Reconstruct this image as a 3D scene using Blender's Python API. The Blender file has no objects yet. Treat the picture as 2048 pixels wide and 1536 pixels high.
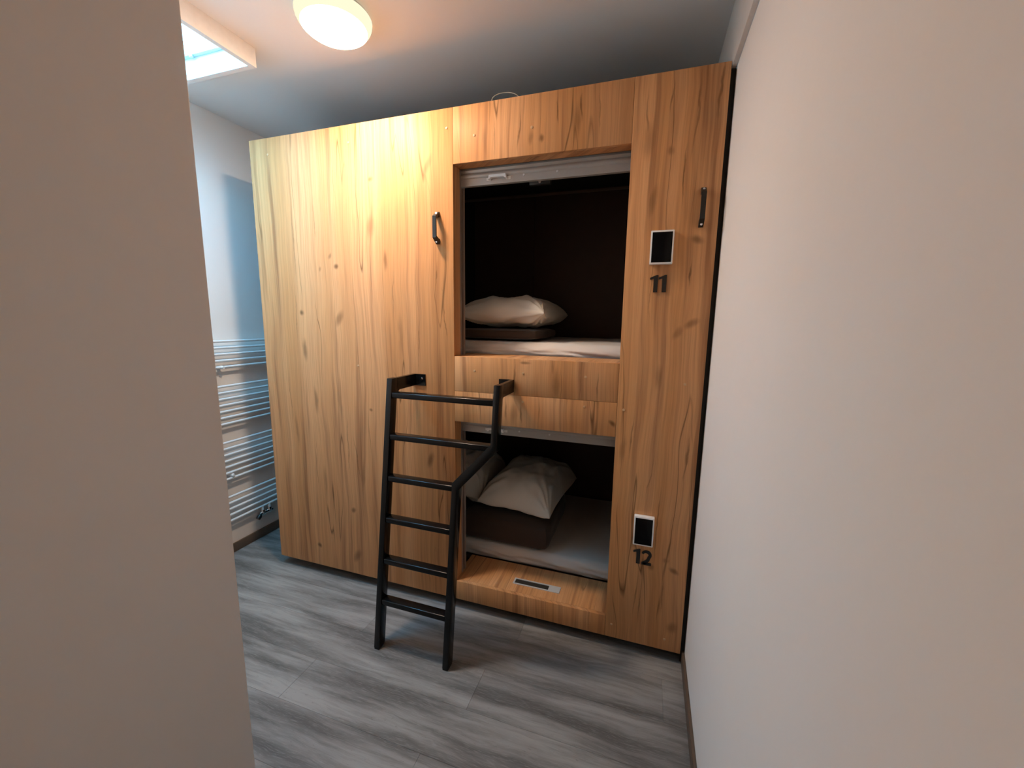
import bpy, bmesh, math, random
from mathutils import Vector, Matrix, noise as mnoise

random.seed(7)
scene = bpy.context.scene
C = scene.collection

# ------------------------------------------------------------------ camera
Z0 = 0.05                       # height of the pod front's lower edge above the floor
CAM = Vector((1.918, -1.6288, 1.3465 + Z0))
YAW, PITCH, ROLL, FPX = 0.31965, -0.15467, -0.01420, 811.7
cam_data = bpy.data.cameras.new('camera')
cam_data.sensor_fit = 'HORIZONTAL'
cam_data.sensor_width = 36.0
cam_data.lens = FPX / 2048.0 * 36.0
cam_data.clip_start = 0.02
cam = bpy.data.objects.new('camera', cam_data)
C.objects.link(cam)
R = (Matrix.Rotation(YAW, 3, 'Z') @ Matrix.Rotation(PITCH, 3, 'X') @ Matrix.Rotation(ROLL, 3, 'Y'))
right, fwd, up = R.col[0], R.col[1], R.col[2]
m = Matrix((right, up, -fwd)).transposed().to_4x4()
m.translation = CAM
cam.matrix_world = m
scene.camera = cam

# ------------------------------------------------------------------ world, light, exposure
SKY_STRENGTH = 7.6
LAMP_STRENGTH = 55.0
scene.view_settings.view_transform = 'Standard'
scene.view_settings.look = 'None'
scene.view_settings.gamma = 1.0
scene.view_settings.use_curve_mapping = False
scene.view_settings.exposure = 2.92

world = bpy.data.worlds.new('sky')
scene.world = world
world.use_nodes = True
wt = world.node_tree
wt.nodes.clear()
w_out = wt.nodes.new('ShaderNodeOutputWorld')
w_bg = wt.nodes.new('ShaderNodeBackground')
w_tc = wt.nodes.new('ShaderNodeTexCoord')
w_no = wt.nodes.new('ShaderNodeTexNoise')
w_no.inputs['Scale'].default_value = 5.0
w_no.inputs['Detail'].default_value = 6.0
w_rp = wt.nodes.new('ShaderNodeValToRGB')
w_rp.color_ramp.elements[0].position = 0.42
w_rp.color_ramp.elements[0].color = (0.085, 0.37, 0.66, 1)
w_rp.color_ramp.elements[1].position = 0.66
w_rp.color_ramp.elements[1].color = (0.15, 0.49, 0.72, 1)
wt.links.new(w_tc.outputs['Generated'], w_no.inputs['Vector'])
wt.links.new(w_no.outputs['Fac'], w_rp.inputs['Fac'])
wt.links.new(w_rp.outputs['Color'], w_bg.inputs['Color'])
w_bg.inputs['Strength'].default_value = SKY_STRENGTH
wt.links.new(w_bg.outputs['Background'], w_out.inputs['Surface'])

# sampling portal over the skylight (guides sky sampling, gives no light of its own)
pl = bpy.data.lights.new('skylight_portal', 'AREA')
pl.shape = 'RECTANGLE'
pl.size, pl.size_y = 0.46, 0.86
pl.cycles.is_portal = True
po = bpy.data.objects.new('skylight_portal', pl)
C.objects.link(po)
po.location = (0.1175, -0.576, 2.60 + Z0)

scene.cycles.max_bounces = 8
scene.cycles.diffuse_bounces = 4
scene.cycles.glossy_bounces = 4
scene.cycles.transparent_max_bounces = 8
scene.cycles.sample_clamp_indirect = 6.0
scene.cycles.caustics_reflective = False
scene.cycles.caustics_refractive = False


# ------------------------------------------------------------------ material helpers
class NT:
    def __init__(self, name):
        self.mat = bpy.data.materials.new(name)
        self.mat.use_nodes = True
        self.t = self.mat.node_tree
        self.b = self.t.nodes['Principled BSDF']
        self.out = self.t.nodes['Material Output']

    def n(self, kind, **kw):
        nd = self.t.nodes.new(kind)
        for k, v in kw.items():
            setattr(nd, k, v)
        return nd

    def l(self, a, b):
        self.t.links.new(a, b)

    def val(self, sock, v):
        if hasattr(v, 'links'):
            self.l(v, sock)
        else:
            sock.default_value = v

    def math(self, op, a, b=None, c=None, clamp=False):
        nd = self.n('ShaderNodeMath', operation=op, use_clamp=clamp)
        self.val(nd.inputs[0], a)
        if b is not None:
            self.val(nd.inputs[1], b)
        if c is not None:
            self.val(nd.inputs[2], c)
        return nd.outputs[0]

    def maprange(self, v, a, b, c, d, smooth=False):
        nd = self.n('ShaderNodeMapRange')
        if smooth:
            nd.interpolation_type = 'SMOOTHSTEP'
        self.val(nd.inputs['Value'], v)
        for k, x in zip(('From Min', 'From Max', 'To Min', 'To Max'), (a, b, c, d)):
            nd.inputs[k].default_value = x
        return nd.outputs[0]

    def mix(self, fac, a, b, blend='MIX'):
        nd = self.n('ShaderNodeMix', data_type='RGBA', blend_type=blend)
        self.val(nd.inputs[0], fac)
        self.val(nd.inputs[6], a)
        self.val(nd.inputs[7], b)
        return nd.outputs[2]

    def noise(self, vec, scale, detail=4, rough=0.55, dist=0.0, dims='3D', w=None):
        nd = self.n('ShaderNodeTexNoise', noise_dimensions=dims)
        self.l(vec, nd.inputs['Vector'])
        nd.inputs['Scale'].default_value = scale
        nd.inputs['Detail'].default_value = detail
        nd.inputs['Roughness'].default_value = rough
        nd.inputs['Distortion'].default_value = dist
        if w is not None:
            self.val(nd.inputs['W'], w)
        return nd.outputs['Fac']

    def mapping(self, vec, loc=(0, 0, 0), rot=(0, 0, 0), scale=(1, 1, 1), kind='POINT'):
        nd = self.n('ShaderNodeMapping', vector_type=kind)
        self.l(vec, nd.inputs['Vector'])
        nd.inputs['Location'].default_value = loc
        nd.inputs['Rotation'].default_value = rot
        nd.inputs['Scale'].default_value = scale
        return nd.outputs['Vector']

    def bump(self, h, strength, dist):
        nd = self.n('ShaderNodeBump')
        nd.inputs['Strength'].default_value = strength
        nd.inputs['Distance'].default_value = dist
        self.l(h, nd.inputs['Height'])
        self.l(nd.outputs['Normal'], self.b.inputs['Normal'])


def simple(name, col, rough=0.5, metal=0.0, nscale=60.0, namp=0.06, bump=0.0, bscale=None, spec=None):
    t = NT(name)
    tc = t.n('ShaderNodeTexCoord').outputs['Object']
    f = t.noise(tc, nscale, 3)
    dark = tuple(c * (1 - namp) for c in col) + (1,)
    lite = tuple(min(1, c * (1 + namp)) for c in col) + (1,)
    t.l(t.mix(f, dark, lite), t.b.inputs['Base Color'])
    t.b.inputs['Roughness'].default_value = rough
    t.b.inputs['Metallic'].default_value = metal
    if spec is not None:
        t.b.inputs['Specular IOR Level'].default_value = spec
    if bump:
        t.bump(t.noise(tc, bscale or nscale, 4), bump, 0.01)
    return t.mat


def plaster(name, col, lump=0.12):
    t = NT(name)
    tc = t.n('ShaderNodeTexCoord').outputs['Object']
    f = t.noise(tc, 2.2, 3)
    t.l(t.mix(f, tuple(c * 0.965 for c in col) + (1,), tuple(col) + (1,)), t.b.inputs['Base Color'])
    t.b.inputs['Roughness'].default_value = 0.75
    t.b.inputs['Specular IOR Level'].default_value = 0.25
    a = t.noise(tc, 14.0, 3, 0.5)
    t.bump(a, lump * 0.7, 0.02)
    return t.mat


def wood(name, plane, knots=(), cracks=()):
    """Oak décor board: grain runs along the second coordinate of `plane`."""
    t = NT(name)
    tc = t.n('ShaderNodeTexCoord').outputs['Object']
    sp = t.n('ShaderNodeSeparateXYZ')
    t.l(tc, sp.inputs[0])
    if plane == 'front':
        u, v = t.math('ADD', sp.outputs[0], sp.outputs[1]), sp.outputs[2]
    else:
        u, v = sp.outputs[0], t.math('ADD', sp.outputs[1], sp.outputs[2])
    idx = t.math('MULTIPLY', t.n('ShaderNodeObjectInfo').outputs['Object Index'], 3.71)
    cb = t.n('ShaderNodeCombineXYZ')
    t.l(u, cb.inputs[0])
    t.l(v, cb.inputs[1])
    t.l(idx, cb.inputs[2])
    P = cb.outputs[0]
    # slow sideways wander of the grain
    wv = t.noise(t.mapping(P, scale=(3.0, 1.6, 1)), 1.0, 3, 0.5)
    wob = t.math('MULTIPLY', t.math('SUBTRACT', wv, 0.5), 0.055)
    cb2 = t.n('ShaderNodeCombineXYZ')
    t.l(t.math('ADD', u, wob), cb2.inputs[0])
    t.l(v, cb2.inputs[1])
    t.l(idx, cb2.inputs[2])
    Q = cb2.outputs[0]
    strip = t.noise(t.mapping(Q, scale=(9.5, 0.22, 1)), 1.0, 1.5, 0.5)
    band = t.noise(t.mapping(Q, scale=(30, 0.9, 1)), 1.0, 3, 0.55)
    fibre = t.noise(t.mapping(Q, scale=(170, 2.6, 1)), 1.0, 4, 0.65)
    lite = (0.74, 0.385, 0.178, 1)
    mid = (0.64, 0.308, 0.124, 1)
    dark = (0.30, 0.128, 0.056, 1)
    c = t.mix(t.maprange(strip, 0.36, 0.64, 0, 1, True), mid, lite)
    c = t.mix(t.maprange(band, 0.48, 0.74, 0, 0.78, True), c, dark)
    c = t.mix(t.maprange(fibre, 0.40, 0.75, 0, 0.42), c, dark)
    # thin dark checks along the grain
    n1 = t.noise(t.mapping(Q, scale=(11, 0.75, 1), loc=(3.1, 1.7, 5)), 1.0, 2, 0.4)
    line = t.maprange(t.math('ABSOLUTE', t.math('SUBTRACT', n1, 0.5)), 0.0, 0.0085, 1, 0)
    gate = t.maprange(t.noise(t.mapping(Q, scale=(7, 1.6, 1), loc=(9, 2, 1)), 1.0, 2), 0.50, 0.60, 0, 1)
    chk = t.math('MULTIPLY', t.math('MULTIPLY', line, gate), 0.75)
    # knots and long checks with places of their own
    feat = chk
    wob2 = t.math('MULTIPLY', t.math('SUBTRACT', t.noise(t.mapping(P, scale=(30, 9, 1)), 1.0, 3), 0.5), 0.026)
    cb3 = t.n('ShaderNodeCombineXYZ')
    t.l(t.math('ADD', u, wob2), cb3.inputs[0])
    t.l(v, cb3.inputs[1])
    K = cb3.outputs[0]
    for (x, z, hx, hz, tilt, s) in [(a, b, c_ * 1.35, d_ * 1.25, e, f) for a, b, c_, d_, e, f in knots] + list(cracks):
        mp = t.mapping(K, loc=(x, z, 0), rot=(0, 0, math.radians(tilt)), scale=(hx, hz, 1), kind='TEXTURE')
        ln = t.n('ShaderNodeVectorMath', operation='LENGTH')
        t.l(mp, ln.inputs[0])
        feat = t.math('MAXIMUM', feat, t.maprange(ln.outputs['Value'], 0.15, 1.0, s, 0, True))
    c = t.mix(feat, c, (0.10, 0.045, 0.018, 1))
    t.l(c, t.b.inputs['Base Color'])
    t.b.inputs['Roughness'].default_value = 0.5
    t.b.inputs['Specular IOR Level'].default_value = 0.12
    t.bump(fibre, 0.05, 0.004)
    return t.mat


# knots: x, z (on the pod front, metres), half sizes, tilt in degrees, strength
KNOTS_LEFT = [
    (0.700, 1.962, 0.014, 0.012, 30, .55), (0.485, 1.590, 0.013, 0.014, 55, .75), (0.452, 1.640, 0.009, 0.017, -25, .45),
    (0.262, 1.372, 0.014, 0.015, 55, .75), (0.492, 1.345, 0.018, 0.045, -28, .50), (0.392, 1.580, 0.008, 0.014, -15, .45),
    (0.690, 1.760, 0.024, 0.055, -8, .38), (0.765, 1.610, 0.012, 0.050, 0, .50), (0.985, 1.990, 0.014, 0.050, -22, .35),
    (0.268, 1.185, 0.017, 0.060, 0, .55), (0.520, 0.360, 0.016, 0.016, 50, .60), (0.282, 0.118, 0.013, 0.017, 45, .75),
    (0.530, 0.105, 0.020, 0.045, -30, .50), (0.655, 0.905, 0.009, 0.009, 0, .60), (0.980, 0.690, 0.018, 0.046, -22, .60),
    (0.320, 0.930, 0.012, 0.075, 3, .50), (0.470, 0.930, 0.013, 0.12, 2, .28), (0.180, 0.760, 0.010, 0.10, 4, .35),
    (0.350, 0.480, 0.012, 0.10, 0, .35), (0.590, 0.560, 0.012, 0.09, -3, .38), (0.835, 1.270, 0.012, 0.10, 2, .30)]
CRACKS_LEFT = [
    (1.022, 1.520, 0.0045, 0.110, -2, .60), (1.060, 1.370, 0.0040, 0.150, 6, .55), (0.372, 1.810, 0.0040, 0.150, 0, .42),
    (0.495, 1.990, 0.0040, 0.110, 4, .30), (0.690, 1.950, 0.0030, 0.170, 0, .28), (0.240, 1.660, 0.0040, 0.26, 1, .40),
    (0.225, 1.360, 0.0040, 0.20, -1, .42), (0.800, 1.460, 0.0040, 0.15, -2, .36), (0.930, 1.230, 0.0040, 0.17, -2, .50),
    (0.560, 0.640, 0.0045, 0.15, 8, .45), (0.505, 0.700, 0.0045, 0.20, -1, .45), (0.300, 0.560, 0.0040, 0.22, 0, .40),
    (0.640, 0.760, 0.0040, 0.16, 3, .36), (0.800, 0.880, 0.0040, 0.20, -2, .42), (0.400, 0.300, 0.0040, 0.17, 0, .35),
    (0.700, 0.230, 0.0040, 0.16, -3, .40), (1.035, 1.080, 0.0040, 0.12, -2, .45), (0.150, 0.940, 0.0040, 0.18, 1, .40)]
KNOTS_RIGHT = [
    (1.955, 1.945, 0.015, 0.018, 0, .45), (2.062, 1.640, 0.026, 0.016, -20, .60), (2.065, 1.345, 0.014, 0.030, -55, .50),
    (2.020, 1.310, 0.014, 0.030, -30, .38), (1.965, 1.140, 0.014, 0.05, 0, .35), (2.040, 0.400, 0.013, 0.015, -40, .45),
    (2.075, 0.360, 0.022, 0.013, -25, .60), (2.085, 0.110, 0.022, 0.030, -30, .45), (1.985, 0.360, 0.014, 0.016, 0, .45),
    (1.875, 1.980, 0.022, 0.06, 0, .32), (1.905, 1.780, 0.012, 0.060, -10, .40), (1.850, 0.840, 0.012, 0.060, -4, .35)]
CRACKS_RIGHT = [
    (2.006, 1.860, 0.0050, 0.130, 0, .65), (2.030, 2.050, 0.0045, 0.17, -3, .45), (2.098, 2.120, 0.006, 0.13, -4, .55),
    (2.050, 1.520, 0.0040, 0.055, 0, .65), (1.918, 1.490, 0.0035, 0.19, 0, .40), (1.880, 0.900, 0.0050, 0.13, -2, .50),
    (2.085, 0.830, 0.0060, 0.120, -3, .60), (1.960, 0.740, 0.0040, 0.14, -6, .38), (2.000, 0.540, 0.0050, 0.20, -2, .50),
    (1.935, 0.230, 0.0050, 0.13, -3, .50), (1.955, 0.200, 0.0040, 0.16, -2, .45), (2.040, 0.240, 0.0050, 0.10, 0, .45),
    (1.870, 2.060, 0.0050, 0.11, 2, .45), (1.950, 2.120, 0.0060, 0.07, -6, .50)]
KNOTS_MID = [
    (1.480, 2.040, 0.010, 0.017, 0, .65), (1.440, 2.045, 0.012, 0.028, 0, .35), (1.435, 1.172, 0.022, 0.007, 0, .60),
    (1.805, 0.945, 0.010, 0.018, 40, .70), (1.390, 0.950, 0.020, 0.05, -5, .35), (1.570, 1.090, 0.014, 0.07, 0, .40),
    (1.250, 2.060, 0.012, 0.06, 0, .28), (1.620, 2.090, 0.014, 0.06, 0, .40)]
CRACKS_MID = [
    (1.395, 2.080, 0.0050, 0.095, -4, .55), (1.288, 2.070, 0.0035, 0.09, 2, .40), (1.545, 2.130, 0.0045, 0.060, 0, .65),
    (1.634, 2.130, 0.0060, 0.065, 2, .65), (1.700, 2.100, 0.0040, 0.09, 2, .40), (1.392, 1.090, 0.0050, 0.10, 0, .60),
    (1.590, 1.080, 0.0040, 0.09, 2, .45), (1.740, 1.090, 0.0050, 0.08, -2, .45), (1.670, 1.100, 0.0040, 0.08, 0, .40),
    (1.420, 0.950, 0.0050, 0.055, 0, .60), (1.350, 0.960, 0.0045, 0.06, 0, .50), (1.500, 0.970, 0.0040, 0.06, 0, .35)]

M = {}
M['wood_left'] = wood('oak_left', 'front', KNOTS_LEFT, CRACKS_LEFT)
M['wood_right'] = wood('oak_right', 'front', KNOTS_RIGHT, CRACKS_RIGHT)
M['wood_mid'] = wood('oak_mid', 'front', KNOTS_MID, CRACKS_MID)
M['wood'] = wood('oak_plain', 'front')
M['wood_sill'] = wood('oak_sill', 'flat')
M['wall'] = plaster('wall_paint', (0.905, 0.87, 0.84), 0.10)
M['ceiling'] = plaster('ceiling_paint', (0.90, 0.875, 0.85), 0.05)
M['trimwhite'] = simple('white_trim_paint', (0.74, 0.71, 0.68), 0.5)
M['board'] = simple('white_board_paint', (0.82, 0.80, 0.78), 0.5)
M['black'] = simple('black_powder_coat', (0.005, 0.0055, 0.006), 0.20, 0.0, 300, 0.2, spec=0.28)
M['blackmatt'] = simple('black_board', (0.010, 0.009, 0.008), 0.8)
M['handleblack'] = simple('black_handle_metal', (0.020, 0.019, 0.018), 0.38, 0.3)
M['digit'] = simple('black_plastic_digit', (0.012, 0.010, 0.009), 0.45)
M['cabin'] = simple('dark_brown_cabin_board', (0.050, 0.022, 0.014), 0.6, nscale=12, namp=0.15)
M['railbrown'] = simple('brown_light_rail', (0.16, 0.11, 0.08), 0.5)
M['cabinblack'] = simple('black_cabin_board', (0.008, 0.008, 0.007), 0.7)
M['alu'] = simple('brushed_aluminium', (0.50, 0.48, 0.46), 0.33, 0.75, 90, 0.05)
M['rail'] = simple('anodised_guide_rail', (0.36, 0.28, 0.23), 0.30, 0.25, 90, 0.05)
M['alubright'] = simple('bright_aluminium', (0.70, 0.70, 0.70), 0.35, 0.2)
M['shutter'] = simple('grey_shutter_bar', (0.44, 0.42, 0.395), 0.34, 0.2, 90, 0.05)
M['chrome'] = simple('chrome', (0.80, 0.80, 0.80), 0.15, 1.0)
M['whiteplastic'] = simple('white_plastic', (0.88, 0.86, 0.84), 0.35)
M['screen'] = simple('black_glass_screen', (0.004, 0.004, 0.005), 0.10, spec=0.12)
M['radiator'] = simple('white_radiator_enamel', (0.83, 0.85, 0.86), 0.25)
M['cap'] = simple('oak_coloured_screw_cap', (0.62, 0.38, 0.20), 0.4)
M['base'] = simple('brown_baseboard', (0.125, 0.085, 0.058), 0.5, nscale=25, namp=0.15)
M['cable'] = simple('white_cable_sheath', (0.50, 0.46, 0.39), 0.5)
M['dark'] = simple('dark_recess', (0.03, 0.025, 0.02), 0.6)


def fabric(name, col, scale=420, amp=0.05, bump=0.12):
    t = NT(name)
    tc = t.n('ShaderNodeTexCoord').outputs['Object']
    f = t.noise(tc, 9, 3)
    t.l(t.mix(f, tuple(c * (1 - amp) for c in col) + (1,), tuple(col) + (1,)), t.b.inputs['Base Color'])
    t.b.inputs['Roughness'].default_value = 0.9
    t.b.inputs['Specular IOR Level'].default_value = 0.1
    t.b.inputs['Sheen Weight'].default_value = 0.15
    t.bump(t.noise(tc, scale, 2), bump, 0.002)
    return t.mat


M['linen'] = fabric('white_linen', (0.78, 0.73, 0.65))
M['sheet'] = fabric('white_sheet', (0.74, 0.68, 0.63))
M['blanket'] = fabric('dark_brown_blanket', (0.068, 0.046, 0.036), 300, 0.15, 0.2)


def floor_mat():
    t = NT('grey_vinyl_plank')
    tc = t.n('ShaderNodeTexCoord').outputs['Object']
    oi = t.n('ShaderNodeObjectInfo')
    rnd = oi.outputs['Random']
    tc = t.n('ShaderNodeNewGeometry').outputs['Position']
    sp = t.n('ShaderNodeSeparateXYZ')
    t.l(tc, sp.inputs[0])
    cb = t.n('ShaderNodeCombineXYZ')
    t.l(sp.outputs[0], cb.inputs[0])
    t.l(sp.outputs[1], cb.inputs[1])
    t.l(t.math('MULTIPLY', rnd, 0.25), cb.inputs[2])
    P = cb.outputs[0]
    wob = t.math('MULTIPLY', t.math('SUBTRACT', t.noise(t.mapping(P, scale=(2.5, 6, 1)), 1, 3), 0.5), 0.05)
    cb2 = t.n('ShaderNodeCombineXYZ')
    t.l(sp.outputs[0], cb2.inputs[0])
    t.l(t.math('ADD', sp.outputs[1], wob), cb2.inputs[1])
    t.l(t.math('MULTIPLY', rnd, 0.25), cb2.inputs[2])
    Q = cb2.outputs[0]
    broad = t.noise(t.mapping(Q, scale=(1.35, 12, 1)), 1, 3, 0.55)
    streak = t.noise(t.mapping(Q, scale=(3.2, 46, 1)), 1, 4, 0.65)
    fine = t.noise(t.mapping(Q, scale=(26, 330, 1)), 1, 3, 0.6)
    speck = t.noise(t.mapping(Q, scale=(45, 150, 1)), 1, 3, 0.7)
    c = t.mix(t.maprange(broad, 0.34, 0.66, 0, 1, True), (0.125, 0.117, 0.110, 1), (0.33, 0.315, 0.30, 1))
    c = t.mix(t.maprange(streak, 0.45, 0.72, 0, 0.55), c, (0.065, 0.060, 0.056, 1))
    c = t.mix(t.maprange(fine, 0.50, 0.72, 0, 0.5), c, (0.33, 0.32, 0.305, 1))
    c = t.mix(t.maprange(speck, 0.62, 0.74, 0, 0.45), c, (0.09, 0.08, 0.075, 1))
    tone = t.maprange(rnd, 0, 1, 0.93, 1.06)
    v = t.n('ShaderNodeVectorMath', operation='SCALE')
    t.l(c, v.inputs[0])
    t.l(tone, v.inputs['Scale'])
    t.l(v.outputs[0], t.b.inputs['Base Color'])
    t.b.inputs['Roughness'].default_value = 0.48
    t.b.inputs['Specular IOR Level'].default_value = 0.35
    t.bump(fine, 0.08, 0.004)
    return t.mat


M['floor'] = floor_mat()


def glass_mat():
    t = NT('skylight_glass')
    tc = t.n('ShaderNodeTexCoord').outputs['Object']
    tr = t.n('ShaderNodeBsdfTransparent')
    t.l(t.mix(t.noise(tc, 6, 2), (0.93, 0.97, 0.98, 1), (0.97, 0.99, 0.99, 1)), tr.inputs['Color'])
    gl = t.n('ShaderNodeBsdfGlossy')
    gl.inputs['Roughness'].default_value = 0.03
    mx = t.n('ShaderNodeMixShader')
    mx.inputs[0].default_value = 0.07
    t.l(tr.outputs[0], mx.inputs[1])
    t.l(gl.outputs[0], mx.inputs[2])
    t.l(mx.outputs[0], t.out.inputs['Surface'])
    return t.mat


M['glass'] = glass_mat()


def lamp_mat(name, col, strength):
    """Opal glass lit from inside."""
    t = NT(name)
    tc = t.n('ShaderNodeTexCoord').outputs['Object']
    em = t.n('ShaderNodeEmission')
    c2 = tuple(c * 0.97 for c in col)
    t.l(t.mix(t.noise(tc, 12, 1), col + (1,), c2 + (1,)), em.inputs['Color'])
    em.inputs['Strength'].default_value = strength
    t.l(em.outputs[0], t.out.inputs['Surface'])
    return t.mat


# brightest right under the bulb, weaker towards the rim
M['lamp'] = lamp_mat('lit_opal_glass', (1.0, 0.765, 0.57), LAMP_STRENGTH)
M['lamp_ring'] = lamp_mat('lit_opal_glass_shoulder', (1.0, 0.76, 0.50), 2.2)
M['lamp_rim'] = lamp_mat('lit_opal_glass_rim', (1.0, 0.88, 0.62), 0.15)


# ------------------------------------------------------------------ geometry helpers
def link(name, me, mat, parent=None, loc=None):
    o = bpy.data.objects.new(name, me)
    C.objects.link(o)
    if mat is not None:
        me.materials.append(M[mat] if isinstance(mat, str) else mat)
    if parent is not None:
        o.parent = parent
    if loc is not None:
        o.location = loc
    return o


def smooth(me, ang=35):
    for p in me.polygons:
        p.use_smooth = True
    try:
        me.set_sharp_from_angle(angle=math.radians(ang))
    except Exception:
        pass


def bm_box(bm, x0, x1, y0, y1, z0, z1, bev=0.0, seg=2):
    vs = [bm.verts.new((x, y, z)) for x in (x0, x1) for y in (y0, y1) for z in (z0, z1)]
    idx = [(0, 1, 3, 2), (4, 6, 7, 5), (0, 4, 5, 1), (2, 3, 7, 6), (0, 2, 6, 4), (1, 5, 7, 3)]
    fs = [bm.faces.new([vs[i] for i in f]) for f in idx]
    if bev > 0:
        es = list({e for f in fs for e in f.edges})
        bmesh.ops.bevel(bm, geom=es, offset=bev, segments=seg, profile=0.5, affect='EDGES')


def bm_prism(bm, poly, axis, a, b):
    """poly: 2D points; axis 'x': poly in (y,z); 'y': poly in (x,z); 'z': poly in (x,y)."""
    def mk(p, t):
        return {'x': (t, p[0], p[1]), 'y': (p[0], t, p[1]), 'z': (p[0], p[1], t)}[axis]
    A = [bm.verts.new(mk(p, a)) for p in poly]
    B = [bm.verts.new(mk(p, b)) for p in poly]
    n = len(poly)
    bm.faces.new(A)
    bm.faces.new(B[::-1])
    for i in range(n):
        bm.faces.new([A[i], B[i], B[(i + 1) % n], A[(i + 1) % n]])


def bm_tube(bm, pts, r, seg=10, caps=True):
    pts = [Vector(p) for p in pts]
    rings = []
    prev = None
    for i, p in enumerate(pts):
        if i == 0:
            d = pts[1] - p
        elif i == len(pts) - 1:
            d = p - pts[i - 1]
        else:
            d = (pts[i + 1] - p).normalized() + (p - pts[i - 1]).normalized()
        d.normalize()
        if prev is None:
            a = d.orthogonal().normalized()
        else:
            a = (prev - d * prev.dot(d)).normalized()
        prev = a
        b = d.cross(a)
        rr = r[i] if isinstance(r, (list, tuple)) else r
        rings.append([bm.verts.new(p + (a * math.cos(k * 2 * math.pi / seg) + b * math.sin(k * 2 * math.pi / seg)) * rr) for k in range(seg)])
    for A, B in zip(rings, rings[1:]):
        for k in range(seg):
            bm.faces.new([A[k], A[(k + 1) % seg], B[(k + 1) % seg], B[k]])
    if caps:
        bm.faces.new(rings[0][::-1])
        bm.faces.new(rings[-1])


def finish(bm, name, sm=False):
    bmesh.ops.recalc_face_normals(bm, faces=bm.faces)
    me = bpy.data.meshes.new(name)
    bm.to_mesh(me)
    bm.free()
    if sm:
        smooth(me)
    return me


def box(name, dims, mat, parent=None, loc=None, bev=0.0, seg=2):
    bm = bmesh.new()
    bm_box(bm, *dims, bev=bev, seg=seg)
    return link(name, finish(bm, name, bev > 0), mat, parent, loc)


def boxes(name, dimlist, mat, parent=None, loc=None, bev=0.0):
    bm = bmesh.new()
    for d in dimlist:
        b2 = bmesh.new()
        bm_box(b2, *d, bev=bev)
        tmp = bpy.data.meshes.new('tmp')
        b2.to_mesh(tmp)
        b2.free()
        bm.from_mesh(tmp)
        bpy.data.meshes.remove(tmp)
    return link(name, finish(bm, name, bev > 0), mat, parent, loc)


def tube(name, pts, r, mat, parent=None, loc=None, seg=10):
    bm = bmesh.new()
    bm_tube(bm, pts, r, seg)
    return link(name, finish(bm, name, True), mat, parent, loc)


def thing(name, label, cat, loc=(0, 0, 0), group=None):
    o = bpy.data.objects.new(name, None)
    o.empty_display_size = 0.1
    C.objects.link(o)
    o.location = loc
    return tag(o, label, cat, group)


def tag(o, label, cat, group=None):
    o['label'] = label
    o['category'] = cat
    if group:
        o['group'] = group
    return o


def struct(o, label, cat):
    o['kind'] = 'structure'
    return tag(o, label, cat)


# ------------------------------------------------------------------ the setting
CEIL = 2.423 + Z0
XL, XR = -0.365, 2.142          # left and right walls
YB, YF = 1.16, -2.70            # wall behind the pod, wall behind the camera
XC, YC = 1.0036, -0.9788        # free corner of the short corridor wall

floor = struct(box('floor', (XL - .1, XR + .1, YF - .1, YB + .1, -0.08, -0.010), 'dark'),
               'grey wood-look plank floor in front of the bunk pod', 'floor')
PW, PL = 0.186, 1.28
plank_cache = {}
row = 0
y = YF
while y < YB:
    y1 = min(y + PW, YB)
    x = XL - ((row * 0.47) % 1.0) * PL
    while x < XR:
        xa, xb = max(x, XL), min(x + PL, XR)
        if xb - xa > 0.02:
            L, W = round(xb - xa, 3), round(y1 - y, 3)
            key = (L, W)
            if key not in plank_cache:
                bm = bmesh.new()
                g = 0.0002
                bm_box(bm, g - L / 2, L / 2 - g, g - W / 2, W / 2 - g, -0.010, 0.0, bev=0.0005, seg=1)
                me = finish(bm, 'plank')
                me.materials.append(M['floor'])
                plank_cache[key] = me
            o = bpy.data.objects.new('plank', plank_cache[key])
            C.objects.link(o)
            o.parent = floor
            o.location = ((xa + xb) / 2, (y + y1) / 2, 0)
        x += PL
    y += PW
    row += 1

T = 0.12
struct(box('wall_left', (XL - T, XL, YC - 0.0, YB + T, 0, CEIL), 'wall'),
       'cream painted wall behind the towel radiator', 'wall')
struct(box('wall_right', (XR, XR + T, YF - T, YB + T, 0, CEIL), 'wall'),
       'large cream painted wall along the right side', 'wall')
struct(box('wall_back', (XL, XR, YB, YB + T, 0, CEIL), 'wall'),
       'cream painted wall behind the bunk pod', 'wall')
struct(box('wall_front', (XC, XR, YF - T, YF, 0, CEIL), 'wall'),
       'cream painted wall closing the corridor', 'wall')
struct(box('wall_corridor', (XL - T, XC, YF - T, YC, 0, CEIL), 'wall', bev=0.004),
       'shaded beige wall with free corner in the left foreground', 'wall')

# ceiling with the skylight opening
SX0, SX1 = -0.10, 0.335         # outer faces of the lining boards
SY0, SY1 = -0.93, -0.222
bm = bmesh.new()
for d in ((XL - T, SX0, YF - T, YB + T), (SX1, XR + T, YF - T, YB + T), (SX0, SX1, YF - T, SY0), (SX0, SX1, SY1, YB + T)):
    bm_box(bm, d[0], d[1], d[2], d[3], CEIL, CEIL + 0.10)
struct(link('ceiling', finish(bm, 'ceiling'), 'ceiling'), 'flat white painted ceiling with a skylight opening', 'ceiling')

# skylight: lining boards that hang below the ceiling, sash and pane in a pitched roof
sky = bpy.data.objects.new('window_1', None)
C.objects.link(sky)
sky.location = (0.12, -0.57, CEIL)
struct(sky, 'small roof skylight with white lining boards hanging below the ceiling', 'window')
off = (-0.12, 0.57, -CEIL)
ZB = 2.351 + Z0


def roof_z(yy):
    return 2.428 + Z0 + (SY1 - yy) * 0.10


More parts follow.
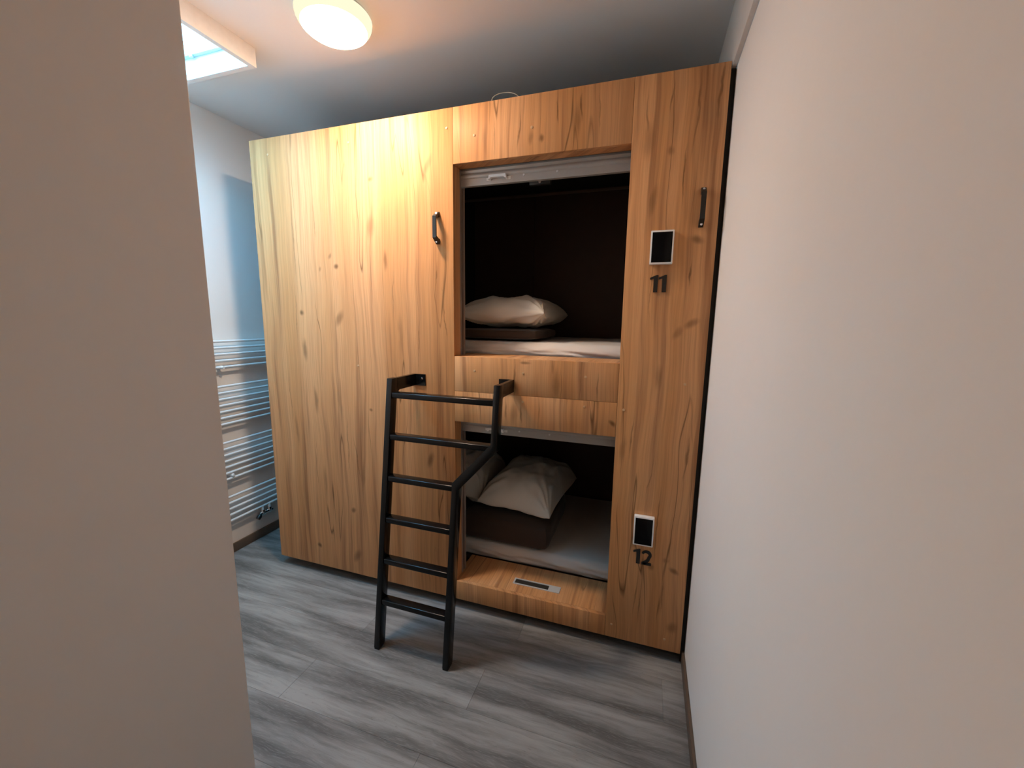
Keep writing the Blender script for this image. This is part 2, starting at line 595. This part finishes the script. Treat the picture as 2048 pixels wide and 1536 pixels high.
def sky_part(name, bm, mat):
    return link(name, finish(bm, name), mat, sky, off)


TB = 0.022
for xa, xb in ((SX1 - TB, SX1), (SX0, SX0 + TB)):
    bm = bmesh.new()
    bm_prism(bm, [(SY0, ZB), (SY1, ZB), (SY1, roof_z(SY1)), (SY0, roof_z(SY0))], 'x', xa, xb)
    sky_part('lining_board', bm, 'board')
for ya, yb in ((SY1 - TB, SY1), (SY0, SY0 + TB)):
    bm = bmesh.new()
    bm_prism(bm, [(ya, ZB), (yb, ZB), (yb, roof_z(yb)), (ya, roof_z(ya))], 'x', SX0 + TB, SX1 - TB)
    sky_part('lining_board', bm, 'board')
bm = bmesh.new()
F = 0.016
h0, h1 = 0.0, 0.035
for xa, xb, ya, yb in ((SX0 - .03, SX0 + TB + F, SY0 - .03, SY1 + .03), (SX1 - TB - F, SX1 + .03, SY0 - .03, SY1 + .03),
                       (SX0 + TB + F, SX1 - TB - F, SY0 - .03, SY0 + TB + F), (SX0 + TB + F, SX1 - TB - F, SY1 - TB - F, SY1 + .03)):
    bm_prism(bm, [(ya, roof_z(ya) + h0), (yb, roof_z(yb) + h0), (yb, roof_z(yb) + h1), (ya, roof_z(ya) + h1)], 'x', xa, xb)
sky_part('sash', bm, 'alu')
bm = bmesh.new()
bm_prism(bm, [(SY0 + TB + F, roof_z(SY0 + TB + F) + .016), (SY1 - TB - F, roof_z(SY1 - TB - F) + .016),
              (SY1 - TB - F, roof_z(SY1 - TB - F) + .020), (SY0 + TB + F, roof_z(SY0 + TB + F) + .020)], 'x', SX0 + TB + F, SX1 - TB - F)
sky_part('pane', bm, 'glass')
for xx in (0.02, 0.22):
    bm = bmesh.new()
    yy = SY1 - TB - 0.012
    bm_box(bm, xx - .009, xx + .009, yy - .005, yy + .005, roof_z(yy) - .007, roof_z(yy) + .002, bev=.002)
    sky_part('hinge', bm, 'alu')

# boxed pipe trim in the ceiling corner, baseboards
struct(box('trim_1', (2.126, XR, YF, YB, 2.187 + Z0, CEIL), 'trimwhite', bev=0.003),
       'white boxed trim along the right wall under the ceiling', 'trim')


def baseboard(name, dims, label):
    struct(box(name, dims, 'base', bev=0.003), label, 'baseboard')


baseboard('baseboard_right', (XR - 0.011, XR, YF, 0.016, 0.0, 0.056), 'thin brown baseboard under the right wall')
baseboard('baseboard_left', (XL, XL + 0.011, YC, YB, 0.0, 0.056), 'thin brown baseboard below the towel radiator')
baseboard('baseboard_corridor', (XC, XC + 0.011, YF, YC - 0.002, 0.0, 0.056), 'brown baseboard on the shaded corridor wall')

# ------------------------------------------------------------------ the bunk pod
pod = thing('bunk_pod', 'oak-faced double bunk pod with two open sleeping cabins', 'bunk bed', (1.06, 0.55, 0.0))
OFF = (-1.06, -0.55, Z0)        # children use the pod front's own x / z


def pb(name, dims, mat, bev=0.0, index=0, parent=None):
    o = box(name, dims, mat, parent or pod, OFF if parent is None else None, bev=bev)
    o.pass_index = index
    return o


W, H = 2.124, 2.2
UL, UR, UT, UB, LT, LB = 1.107, 1.819, 1.984, 1.187, 0.891, 0.0946
SM = 1.031                      # seam between the two middle boards
TH = 0.018
g = 0.0006
pb('front_panel', (0, UL - g, 0, TH, 0, H), 'wood_left', 0.0008, 1)
pb('front_panel', (UR + g, W, 0, TH, 0, H), 'wood_right', 0.0008, 2)
pb('front_panel', (UL + g, UR - g, 0, TH, UT, H), 'wood_mid', 0.0008, 3)
pb('front_panel', (UL + g, UR - g, 0, TH, SM + g, UB), 'wood_mid', 0.0008, 4)
pb('front_panel', (UL + g, UR - g, 0, TH, LT, SM - g), 'wood_mid', 0.0008, 5)
pb('front_panel', (UL + g, UR - g, 0, TH, 0, LB), 'wood_mid', 0.0008, 6)
# reveals behind the front boards
JD = 0.064
for k, (zb, zt) in enumerate(((UB, UT), (LB, LT))):
    pb('jamb', (UL - .018, UL, TH, JD, zb, zt), 'wood', 0, 7 + k)
    pb('jamb', (UR, UR + .018, TH, JD, zb, zt), 'wood', 0, 9 + k)
    pb('head_board', (UL - .018, UR + .018, TH, JD, zt, zt + .018), 'wood', 0, 11 + k)
pb('sill', (UL - .018, UR + .018, TH, 0.196, UB - .018, UB), 'wood_sill', 0, 13)
pb('sill', (UL - .018, UR + .018, TH, 0.232, LB - .018, LB), 'wood_sill', 0, 14)

# aluminium guide rails of the roller shutters (channel section)
for zb, zt in ((UB, UT), (LB, LT)):
    for side in (-1, 1):
        xa = UL if side < 0 else UR
        bm = bmesh.new()
        y0, y1 = 0.0655, 0.116
        if side < 0:
            bm_box(bm, xa - .030, xa - .022, y0, y1, zb, zt)
            bm_box(bm, xa - .022, xa, y0, y0 + .016, zb, zt)
            bm_box(bm, xa - .022, xa, y1 - .018, y1, zb, zt)
        else:
            bm_box(bm, xa + .022, xa + .030, y0, y1, zb, zt)
            bm_box(bm, xa, xa + .022, y0, y0 + .016, zb, zt)
            bm_box(bm, xa, xa + .022, y1 - .018, y1, zb, zt)
        link('guide_rail', finish(bm, 'guide_rail'), 'rail', pod, OFF)


def shutter(z0, z1, zt, label):
    """Rolled-up shutter: its bottom bar with a ridge, pull handle and screws, and the last slats above."""
    bm = bmesh.new()
    prof = [(.078, z0), (.078, z1 - .012), (.074, z1 - .008), (.072, z1 - .001), (.074, z1 + .006), (.078, z1 + .010),
            (.078, z1 + .012), (.096, z1 + .012), (.096, z0)]
    bm_prism(bm, prof, 'x', UL - .018, UR + .018)
    bar = link('shutter_bar', finish(bm, 'shutter_bar', True), 'shutter', pod, OFF)
    bar['label'] = label
    zz = z1 + .013
    while zz < zt + .05:
        bm = bmesh.new()
        bm_prism(bm, [(.080, zz), (.077, zz + .009), (.080, zz + .018), (.094, zz + .018), (.094, zz)], 'x', UL - .018, UR + .018)
        link('shutter_slat', finish(bm, 'shutter_slat', True), 'shutter', pod, OFF)
        zz += .0195
    zc = (z0 + z1) / 2 + .001
    bm = bmesh.new()
    bm_box(bm, 1.226, 1.246, .0755, .078, zc - .008, zc + .004, .001)
    bm_box(bm, 1.315, 1.335, .0755, .078, zc - .008, zc + .004, .001)
    bm_prism(bm, [(1.240, zc - .006), (1.244, zc + .010), (1.317, zc + .010), (1.321, zc - .006), (1.313, zc - .006), (1.309, zc), (1.252, zc), (1.248, zc - .006)], 'y', .058, .0755)
    hd = link('pull_handle', finish(bm, 'pull_handle'), 'whiteplastic', bar)
    hd['label'] = 'small white pull handle'
    for xs in (1.392, 1.532):
        bm = bmesh.new()
        bm_tube(bm, [(xs, .078, zc + .003), (xs, .0745, zc + .003)], .0042, 10)
        link('screw', finish(bm, 'screw'), 'alubright', bar)
    return bar


shutter(1.917, 1.958, UT, 'grey aluminium bottom bar of the upper roller shutter')
shutter(0.826, 0.868, LT, 'grey aluminium bottom bar of the lower roller shutter')
# lock catch under the upper bar
lk = pb('lock_catch', (1.410, 1.500, .098, .118, 1.905, 1.928), 'handleblack', .002)
bm = bmesh.new()
bm_tube(bm, [(1.455, .098, 1.915), (1.455, .0955, 1.915)], .006, 10)
link('catch_screw', finish(bm, 'catch_screw'), 'chrome', lk)

# cabin shells
YI, YE = 0.118, 1.04
XI0, XI1 = 0.03, 2.094
for tag_, zf, zt in (('u', 1.150, 2.160), ('l', 0.060, 1.055)):
    pb('cabin_deck', (XI0, XI1, 0.20 if tag_ == 'u' else 0.235, YE, zf, zf + .015), 'cabin')
    pb('cabin_roof', (XI0, XI1, YI, YE, zt, zt + .012), 'cabinblack')
    for a, b, mt in ((XI0, 0.750, 'cabinblack'), (0.752, 1.172, 'cabin'), (1.176, XI1, 'cabin')):
        pb('cabin_back_panel', (a, b, YE, YE + .015, zf, zt), mt)
    pb('cabin_side', (XI0 - .012, XI0, YI, YE, zf, zt), 'cabinblack')
    pb('cabin_side', (XI1, XI1 + .012, YI, YE, zf, zt), 'cabinblack')
    pb('cabin_front_lining', (XI0, UL - .031, YI - .02, YI, zf, zt), 'cabinblack')
    pb('cabin_front_lining', (UR + .031, XI1, YI - .02, YI, zf, zt), 'cabinblack')
    pb('cabin_front_lining', (UL - .031, UR + .031, YI, YI + .010, (UT if tag_ == 'u' else LT) + .02, zt), 'cabinblack')
pb('light_rail', (XI0, XI1, YE - .014, YE, 2.136, 2.150), 'railbrown')
# outer carcass
pb('side_board', (0.0, .018, TH, 1.075, 0, H), 'blackmatt')
pb('side_board', (W - .018, W, TH, 1.075, 0, H), 'blackmatt')
pb('top_board', (.018, W - .018, TH, 1.075, H - .024, H - .006), 'blackmatt')
pb('back_board', (.018, W - .018, 1.057, 1.075, 0, H - .024), 'blackmatt')
pb('bottom_board', (.018, W - .018, TH, 1.057, 0.0, .018), 'blackmatt')
pb('plinth', (.045, W - .045, .085, 1.03, -Z0, 0), 'blackmatt')
fl = pb('filler_strip', (W + .0005, XR - .0005, TH, TH + .02, -Z0 + .001, H - .016), 'blackmatt')
fl['label'] = 'black filler strip between pod and wall'


# grab handles
def grab_handle(x, zlo, zhi):
    bm = bmesh.new()
    w = .008
    dep = .034
    outer = [(0, zlo), (-.004, zlo), (-dep, zlo + .022), (-dep, zhi - .022), (-.004, zhi), (0, zhi),
             (0, zhi - .022), (-.008, zhi - .022), (-dep + .008, zhi - .030), (-dep + .008, zlo + .030), (-.008, zlo + .022), (0, zlo + .022)]
    bm_prism(bm, outer, 'x', x - w, x + w)
    h = link('grab_handle', finish(bm, 'grab_handle'), 'handleblack', pod, OFF)
    for zz, s in ((zlo + .010, 1), (zhi - .010, -1)):
        bm = bmesh.new()
        yy = -.0145
        bm_tube(bm, [(x, yy + .004, zz), (x, yy - .002, zz - s * .0025)], .0042, 10)
        link('screw', finish(bm, 'screw'), 'chrome', h)


grab_handle(1.034, 1.668, 1.800)
grab_handle(2.070, 1.680, 1.812)


# numbers
def digit_one(x, z, h):
    bm = bmesh.new()
    w = .0148
    bm_prism(bm, [(x, z), (x + w, z), (x + w, z + h), (x + w - .006, z + h), (x - .0135, z + h - .0095), (x - .0125, z + h - .0165), (x, z + h - .0125)], 'y', -.004, 0)
    return link('digit', finish(bm, 'digit'), 'digit', pod, OFF)


def digit_two(x, z, h, w):
    path = []
    r = w * 0.36
    cx, cz = x + w * .46, z + h - r - .0055
    for k in range(0, 11):
        a = math.radians(165 - k * 20.5)
        path.append((cx + r * 1.08 * math.cos(a), cz + r * math.sin(a)))
    path += [(x + w * .64, z + h * .34), (x + w * .42, z + h * .20), (x + w * .17, z + .006)]
    n = len(path)
    Lp, Rp = [], []
    for i, p in enumerate(path):
        a = path[max(i - 1, 0)]
        b = path[min(i + 1, n - 1)]
        d = Vector((b[0] - a[0], b[1] - a[1])).normalized()
        nrm = Vector((-d.y, d.x))
        hw = .0040 + .0022 * min(1, i / 5)
        Lp.append((p[0] + nrm.x * hw, p[1] + nrm.y * hw))
        Rp.append((p[0] - nrm.x * hw, p[1] - nrm.y * hw))
    bm = bmesh.new()
    for i in range(n - 1):
        bm_prism(bm, [Lp[i], Lp[i + 1], Rp[i + 1], Rp[i]], 'y', -.004, 0)
    bm_prism(bm, [(x, z), (x + w, z), (x + w, z + .0105), (x + .001, z + .0105)], 'y', -.004, 0)
    return link('digit', finish(bm, 'digit'), 'digit', pod, OFF)


d = digit_one(1.9255, 1.458, .062); d['label'] = 'black first digit of number 11'
d = digit_one(1.9555, 1.458, .062); d['label'] = 'black second digit of number 11'
d = digit_one(1.9285, 0.367, .064); d['label'] = 'black digit 1 of number 12'
d = digit_two(1.9490, 0.366, .064, .0385); d['label'] = 'black digit 2 of number 12'

# screw caps
cap_me = None
for (x, z) in ((1.205, 1.127), (1.428, 1.127), (1.690, 1.127), (1.428, 1.005), (1.690, 1.005), (1.845, 1.005), (1.204, 2.083), (1.444, 2.083),
               (1.080, 2.125), (0.590, 2.125), (0.115, 2.125), (0.590, 1.120), (1.845, 0.062), (2.060, 0.050), (2.060, 1.120)):
    if cap_me is None:
        bm = bmesh.new()
        bm_tube(bm, [(0, 0.0, 0), (0, -.0012, 0), (0, -.0018, 0)], [.0052, .0052, .0034], 12)
        cap_me = finish(bm, 'screw_cap', True)
        cap_me.materials.append(M['cap'])
    o = bpy.data.objects.new('screw_cap', cap_me)
    C.objects.link(o)
    o.parent = pod
    o.location = (x + OFF[0], OFF[1], z + OFF[2])

# shutter catch let into the lower sill
cp = boxes('catch_plate', [(1.372, 1.600, .072, .079, LB, LB + .003), (1.372, 1.600, .110, .117, LB, LB + .003),
                           (1.372, 1.380, .079, .110, LB, LB + .003), (1.545, 1.600, .079, .110, LB, LB + .003)], 'alubright', pod, OFF)
cp['label'] = 'aluminium shutter catch on the lower sill'
box('catch_slot', (1.380, 1.545, .079, .110, LB, LB + .0008), 'dark', cp)


# ------------------------------------------------------------------ card readers
def reader(x0, x1, z0, z1, label):
    r = thing('card_reader', label, 'card reader', ((x0 + x1) / 2, 0, z0 + Z0), 'card readers on the pod front')
    w, h = (x1 - x0), (z1 - z0)
    b = box('casing', (-w / 2, w / 2, -.023, 0, 0, h), 'whiteplastic', r, bev=.0030)
    s = box('screen', (-w / 2 + .0055, w / 2 - .0055, -.0238, -.0225, .0065, h - .0065), 'screen', r, bev=.0005)
    return r


reader(1.906, 1.985, 1.556, 1.674, 'white card reader with black screen right of the upper cabin')
reader(1.911, 1.988, 0.457, 0.581, 'white card reader with black screen right of the lower cabin')


# ------------------------------------------------------------------ bedding
def fbm(p, o=3):
    return mnoise.fractal(p, 1.0, 2.0, o)


def mattress(name, x0, x1, y0, y1, z0, z1, label, seed, wr=0.013):
    nx, ny, nz = 150, 46, 10
    r = 0.028
    me_v, me_f = [], []
    # a closed profile around (y,z) swept along x
    prof = []
    n = 7
    def arc(cy, cz, a0, a1):
        for k in range(n):
            a = math.radians(a0 + (a1 - a0) * k / (n - 1))
            prof.append((cy + r * math.cos(a), cz + r * math.sin(a)))
    arc(y0 + r, z0 + r, 270, 180)
    for k in range(1, 5):
        prof.append((y0, z0 + r + (z1 - z0 - 2 * r) * k / 5))
    arc(y0 + r, z1 - r, 180, 90)
    for k in range(1, 26):
        prof.append((y0 + r + (y1 - y0 - 2 * r) * k / 26, z1))
    arc(y1 - r, z1 - r, 90, 0)
    arc(y1 - r, z0 + r, 0, -90)
    m_ = len(prof)
    for i in range(nx + 1):
        x = x0 + (x1 - x0) * i / nx
        for (yy, zz) in prof:
            fr = max(0.0, 1 - (yy - y0) / 0.10)
            top = max(0.0, (zz - z0) / (z1 - z0))
            wv = fbm(Vector((x * 2.6 + seed, yy * 9, zz * 26 + x * 3)), 3)
            w2 = fbm(Vector((x * 7 + seed * 2, yy * 22, zz * 60)), 2)
            dy = -wr * fr * (0.9 + 1.1 * wv + .5 * w2) * math.sin(math.pi * min(1, top * .9 + .1)) if fr > 0 else 0
            dz = top * 0.004 * fbm(Vector((x * 4 + seed, yy * 5, 1.5)), 3)
            me_v.append((x, yy + dy, zz + dz))
    for i in range(nx):
        for j in range(m_):
            a, b = i * m_ + j, i * m_ + (j + 1) % m_
            me_f.append((a, b, b + m_, a + m_))
    me_f.append(tuple(range(m_))[::-1])
    me_f.append(tuple(nx * m_ + j for j in range(m_)))
    me = bpy.data.meshes.new(name)
    me.from_pydata(me_v, [], me_f)
    me.update()
    bm = bmesh.new()
    bm.from_mesh(me)
    bmesh.ops.recalc_face_normals(bm, faces=bm.faces)
    bm.to_mesh(me)
    bm.free()
    smooth(me, 60)
    return tag(link(name, me, 'sheet'), label, 'mattress', 'mattresses in the cabins')


mattress('mattress', .035, 2.089, .228, 1.035, 1.166 + Z0, 1.244 + Z0, 'white-sheeted mattress in the upper cabin', 3.0)
mattress('mattress', .035, 2.089, .256, 1.035, 0.076 + Z0, 0.163 + Z0, 'white-sheeted mattress in the lower cabin', 11.0)


def slab(bm, x0, x1, y0, y1, z0, z1, r, seed):
    """soft rounded slab: one folded layer"""
    nx, ny = 26, 26
    def se(t, p):
        return math.copysign(abs(t) ** p, t)
    cx, cy, cz = (x0 + x1) / 2, (y0 + y1) / 2, (z0 + z1) / 2
    hx, hy, hz = (x1 - x0) / 2, (y1 - y0) / 2, (z1 - z0) / 2
    b2 = bmesh.new()
    bm_box(b2, -hx, hx, -hy, hy, -hz, hz)
    bmesh.ops.subdivide_edges(b2, edges=b2.edges[:], cuts=9, use_grid_fill=True)
    for v in b2.verts:
        p = v.co
        q = Vector((max(-hx + r, min(hx - r, p.x)), max(-hy + r, min(hy - r, p.y)), max(-hz + r, min(hz - r, p.z))))
        dlt = p - q
        if dlt.length > 1e-9:
            v.co = q + dlt.normalized() * min(r, dlt.length)
        nn = fbm(Vector((p.x * 7 + seed, p.y * 7, p.z * 12 + seed)), 3)
        v.co += Vector((0.004 * nn, 0.005 * nn, 0.003 * fbm(Vector((p.x * 6, p.y * 6, seed)), 2)))
        v.co += Vector((cx, cy, cz))
    tmp = bpy.data.meshes.new('tmp')
    b2.to_mesh(tmp)
    b2.free()
    bm.from_mesh(tmp)
    bpy.data.meshes.remove(tmp)


def blanket(layers, label, seed):
    bm = bmesh.new()
    for k, L in enumerate(layers):
        slab(bm, *L, seed=seed + k * 3.3)
    o = link('folded_blanket', finish(bm, 'folded_blanket', True), 'blanket')
    return tag(o, label, 'blanket', 'folded blankets on the mattresses')


b1 = blanket([(.985, 1.410, .268, .74, 1.2535 + Z0, 1.305 + Z0, .022)],
             'thin dark brown folded blanket under the upper cabin pillow', 2.0)
b2 = blanket([(1.005, 1.500, .246, .76, 0.1715 + Z0, 0.316 + Z0, .040)],
             'thick dark brown folded blanket in the lower cabin', 6.0)


def pillow(a, b, h, label, seed, mat_world, flat=0.42, wr=1.0):
    n = 56
    verts, faces = [], []
    def surf(u, v, s):
        ed = 1 - 0.07 * (1 - abs(v) ** 2.0)
        ed2 = 1 - 0.07 * (1 - abs(u) ** 2.0)
        x = a * u * (ed if True else 1)
        y = b * v * ed2
        t = (max(0, 1 - abs(u) ** 3.4) * max(0, 1 - abs(v) ** 3.4)) ** 0.46
        z = h * t * (1 - flat) if s > 0 else -h * t * flat
        # wrinkles that run in from the corners
        rr = 0
        for cu, cv in ((-1, -1), (1, -1), (-1, 1), (1, 1)):
            du, dv = u - cu, v - cv
            dist = math.hypot(du, dv)
            ang = math.atan2(dv, du)
            rr += math.exp(-dist * 2.4) * math.sin(ang * 15 + seed + 1.5 * fbm(Vector((u * 3, v * 3, seed)), 2) + cu * 2) * min(1, dist * 3)
        f = fbm(Vector((u * 2.2 + seed, v * 2.2, s * 2 + seed)), 3)
        z += s * (0.013 * rr * wr * h / .12 + 0.016 * f * t)
        return (x, y, z)
    idx = {}
    for s in (1, -1):
        for i in range(n + 1):
            for j in range(n + 1):
                if s < 0 and (i in (0, n) or j in (0, n)):
                    idx[(s, i, j)] = idx[(1, i, j)]
                    continue
                u, v = -1 + 2 * i / n, -1 + 2 * j / n
                u = math.sin(u * math.pi / 2) * .75 + u * .25
                v = math.sin(v * math.pi / 2) * .75 + v * .25
                idx[(s, i, j)] = len(verts)
                p = surf(u, v, s)
                if i in (0, n) or j in (0, n):
                    p = (p[0], p[1], 0.0)
                verts.append(p)
    for s in (1, -1):
        for i in range(n):
            for j in range(n):
                q = [idx[(s, i, j)], idx[(s, i + 1, j)], idx[(s, i + 1, j + 1)], idx[(s, i, j + 1)]]
                faces.append(q if s > 0 else q[::-1])
    me = bpy.data.meshes.new('pillow')
    me.from_pydata(verts, [], faces)
    me.update()
    smooth(me, 80)
    o = link('pillow', me, 'linen')
    o.matrix_world = mat_world
    return tag(o, label, 'pillow', 'white pillows')


def placed(loc, rx=0, ry=0, rz=0):
    return Matrix.Translation(loc) @ Matrix.Rotation(math.radians(rz), 4, 'Z') @ Matrix.Rotation(math.radians(ry), 4, 'Y') @ Matrix.Rotation(math.radians(rx), 4, 'X')


pillow(.228, .30, .155, 'white pillow lying on the upper cabin blanket', 1.3, placed((1.222, .550, 1.382 + Z0), rz=0))
pillow(.205, .29, .195, 'plump white pillow on the right of the lower blanket', 4.1, placed((1.322, .55, 0.374 + Z0), ry=2, rz=-4), flat=.20, wr=.6)
pillow(.200, .27, .190, 'shaded white pillow leaning left of the plump lower one', 7.7, placed((0.895, .58, 0.420 + Z0), ry=20, rz=5), flat=.25)

# ------------------------------------------------------------------ ladder
lad = thing('bunk_ladder', 'black steel ladder with six steps bolted to the pod', 'ladder', (1.06, -0.33, 0.0))
LOFF = (-1.06, 0.33, 0.0)


def yf(z):                       # front face of the ladder at height z (above floor)
    return -0.347 + z * 0.135


DEP = 0.044


def lad_prism(name, poly, mat='black', parent=None):
    """poly in (x, z above floor) extruded through the sloping ladder depth"""
    bm = bmesh.new()
    A = [bm.verts.new((x, yf(z), z)) for x, z in poly]
    B = [bm.verts.new((x, yf(z) + DEP, z)) for x, z in poly]
    n = len(poly)
    bm.faces.new(A)
    bm.faces.new(B[::-1])
    for i in range(n):
        bm.faces.new([A[i], B[i], B[(i + 1) % n], A[(i + 1) % n]])
    bmesh.ops.recalc_face_normals(bm, faces=bm.faces)
    es = [e for e in bm.edges]
    bmesh.ops.bevel(bm, geom=es, offset=.0025, segments=2, profile=.5, affect='EDGES')
    return link(name, finish(bm, name, True), mat, lad, LOFF)


ZT = 1.100 + Z0
SW = 0.026
XLo = 0.887
lad_prism('stringer', [(XLo, .006), (XLo + SW, .006), (XLo + SW, ZT), (XLo, ZT)])
xu, xl = 1.368, 1.213
za, zb_ = 0.872 + Z0, 0.690 + Z0
k = 0.013
lad_prism('stringer', [(xl, .006), (xl + SW, .006), (xl + SW, zb_ - k), (xu + SW, za - 2 * k), (xu + SW, ZT), (xu, ZT), (xu, za), (xl, zb_ + k)])
for xx in (XLo, xl):
    bm = bmesh.new()
    bm_box(bm, xx + .002, xx + SW - .002, yf(0) + .002, yf(0) + DEP - .002, 0, .0055)
    link('foot_pad', finish(bm, 'foot_pad'), 'blackmatt', lad, LOFF)
for i in range(6):
    zt = 1.042 + Z0 - i * 0.1752
    xr = xu if i < 2 else xl
    if i == 2:
        xr = xl + .002
    bm = bmesh.new()
    b_ = .004
    bm_box(bm, XLo + SW - .001, xr + .001, yf(zt) + .001, yf(zt) + DEP - .002, zt - .024, zt, bev=.0045, seg=3)
    link('step', finish(bm, 'step', True), 'black', lad, LOFF)


def bracket(xa, xb, plate_in):
    """arm from the stringer top back to the pod with a bolted plate turned inwards"""
    bm = bmesh.new()
    z0, z1 = 1.045 + Z0, ZT
    y0 = yf(ZT) + DEP - .004
    poly = [(y0, z0 - .010), (y0 + .02, z0), (-.0045, z0), (-.0045, z1 - .002), (y0, z1 - .002)]
    bm_prism(bm, poly, 'x', xa, xb)
    br = link('bracket', finish(bm, 'bracket'), 'black', lad, LOFF)
    if plate_in > 0:
        pxa, pxb = xa, xb + .052
    else:
        pxa, pxb = xa - .052, xb
    bm = bmesh.new()
    bm_box(bm, pxa, pxb, -.0045, -.0002, z0, z1 - .002)
    pt = link('plate', finish(bm, 'plate'), 'black', br)
    xs = pxb - .018 if plate_in > 0 else pxa + .018
    bm = bmesh.new()
    bm_tube(bm, [(xs, -.0045, (z0 + z1) / 2 + .004), (xs, -.0085, (z0 + z1) / 2 + .004)], [.0062, .0045], 12)
    link('bolt', finish(bm, 'bolt', True), 'chrome', br)


bracket(XLo + .006, XLo + SW - .004, 1)
bracket(xu + .004, xu + SW - .006, -1)

# ------------------------------------------------------------------ ceiling lamp
LX, LY = 0.78, -0.28
lamp = thing('ceiling_lamp', 'round glowing opal ceiling lamp in front of the bunk pod', 'lamp', (LX, LY, CEIL))
bm = bmesh.new()
bm_tube(bm, [(0, 0, 0), (0, 0, -.012)], .121, 48)
link('lamp_base', finish(bm, 'lamp_base', True), 'trimwhite', lamp)
bm = bmesh.new()
rings = []
Rl, hl = .130, .070
NS = 56
for k in range(25):
    a = math.pi / 2 * k / 24
    rr, zz = Rl * math.cos(a), -.012 - hl * math.sin(a)
    if k == 24:
        rings.append([bm.verts.new((0, 0, zz))])
    else:
        rings.append([bm.verts.new((rr * math.cos(2 * math.pi * j / NS), rr * math.sin(2 * math.pi * j / NS), zz)) for j in range(NS)])
for A, B in zip(rings, rings[1:]):
    for j in range(NS):
        if len(B) == 1:
            bm.faces.new([A[j], A[(j + 1) % NS], B[0]])
        else:
            bm.faces.new([A[j], A[(j + 1) % NS], B[(j + 1) % NS], B[j]])
bm.faces.new(rings[0])
shade = link('lamp_shade', finish(bm, 'lamp_shade', True), 'lamp', lamp)
shade.data.materials.append(M['lamp_ring'])
shade.data.materials.append(M['lamp_rim'])
for p in shade.data.polygons:
    r_ = math.hypot(p.center.x, p.center.y)
    p.material_index = 0 if r_ < .062 and p.normal.z < -.5 else (1 if r_ < .113 and p.normal.z < 0 else 2)

# ------------------------------------------------------------------ towel radiator
rad = thing('towel_radiator', 'white ladder towel radiator mounted on the left wall', 'radiator', (XL + .035, 0.194, 0.21))
ROFF = (-(XL + .035), -0.194, -0.21)
ry0, ry1 = -0.056, 0.444
zs = []
z = 1.210 + Z0
for gi, n in enumerate((5, 7, 7, 5)):
    for i in range(n):
        zs.append(z)
        z -= 0.0358
    z -= 0.0735
bar_me = None
for zz in zs:
    if bar_me is None:
        bm = bmesh.new()
        bm_tube(bm, [(0, ry0 - .194, 0), (0, ry1 - .194, 0)], .0072, 10)
        bar_me = finish(bm, 'bar', True)
        bar_me.materials.append(M['radiator'])
    o = bpy.data.objects.new('bar', bar_me)
    C.objects.link(o)
    o.parent = rad
    o.location = (0, 0, zz - .21)
for yy in (ry0, ry1):
    bm = bmesh.new()
    bm_box(bm, XL + .022, XL + .046, yy - .015, yy + .015, zs[-1] - .03, zs[0] + .02, bev=.006)
    link('upright', finish(bm, 'upright', True), 'radiator', rad, ROFF)
for zz in (1.066 + Z0, 0.436 + Z0):
    for yy in (0.0, 0.388):
        bm = bmesh.new()
        bm_tube(bm, [(XL + .0005, yy, zz), (XL + .040, yy, zz), (XL + .048, yy, zz)], [.010, .010, .007], 14)
        link('wall_bracket', finish(bm, 'wall_bracket', True), 'radiator', rad, ROFF)
for kx, yy in enumerate((.172, .219)):
    tube('connector', [(XL + .035, yy, zs[-1]), (XL + .035, yy, zs[-1] - .028)], .0085, 'radiator', rad, ROFF, 12)
    tube('valve', [(XL + .035, yy, zs[-1] - .024), (XL + .035, yy, zs[-1] - .034), (XL + .035, yy, zs[-1] - .056)], [.012, .014, .011], 'chrome', rad, ROFF, 14)
tube('valve_body', [(XL + .035, .150, zs[-1] - .048), (XL + .035, .240, zs[-1] - .048)], .010, 'chrome', rad, ROFF, 12)
tube('valve_knob', [(XL + .035, .156, zs[-1] - .048), (XL + .035, .146, zs[-1] - .060), (XL + .035, .134, zs[-1] - .070)], [.009, .014, .013], 'handleblack', rad, ROFF, 14)
for yy in (.172, .219):
    tube('pipe', [(XL + .035, yy, zs[-1] - .052), (XL + .020, yy, zs[-1] - .058), (XL + .001, yy, zs[-1] - .058)], .007, 'chrome', rad, ROFF, 10)

# ------------------------------------------------------------------ cable on top of the pod
pts = []
for i in range(25):
    t = i / 24
    a = math.pi * t
    pts.append((1.330 - .052 * math.cos(a), .003 + .03 * t, H + Z0 + .0018 + .028 * math.sin(a) ** .8))
pts = [(1.277, .004, H + Z0 + .0018)] + pts[1:] + [(1.50, .30, H + Z0 - .004)]
tag(tube('cable', pts, .0017, 'cable', seg=8), 'thin white cable looping up from the pod top', 'cable')
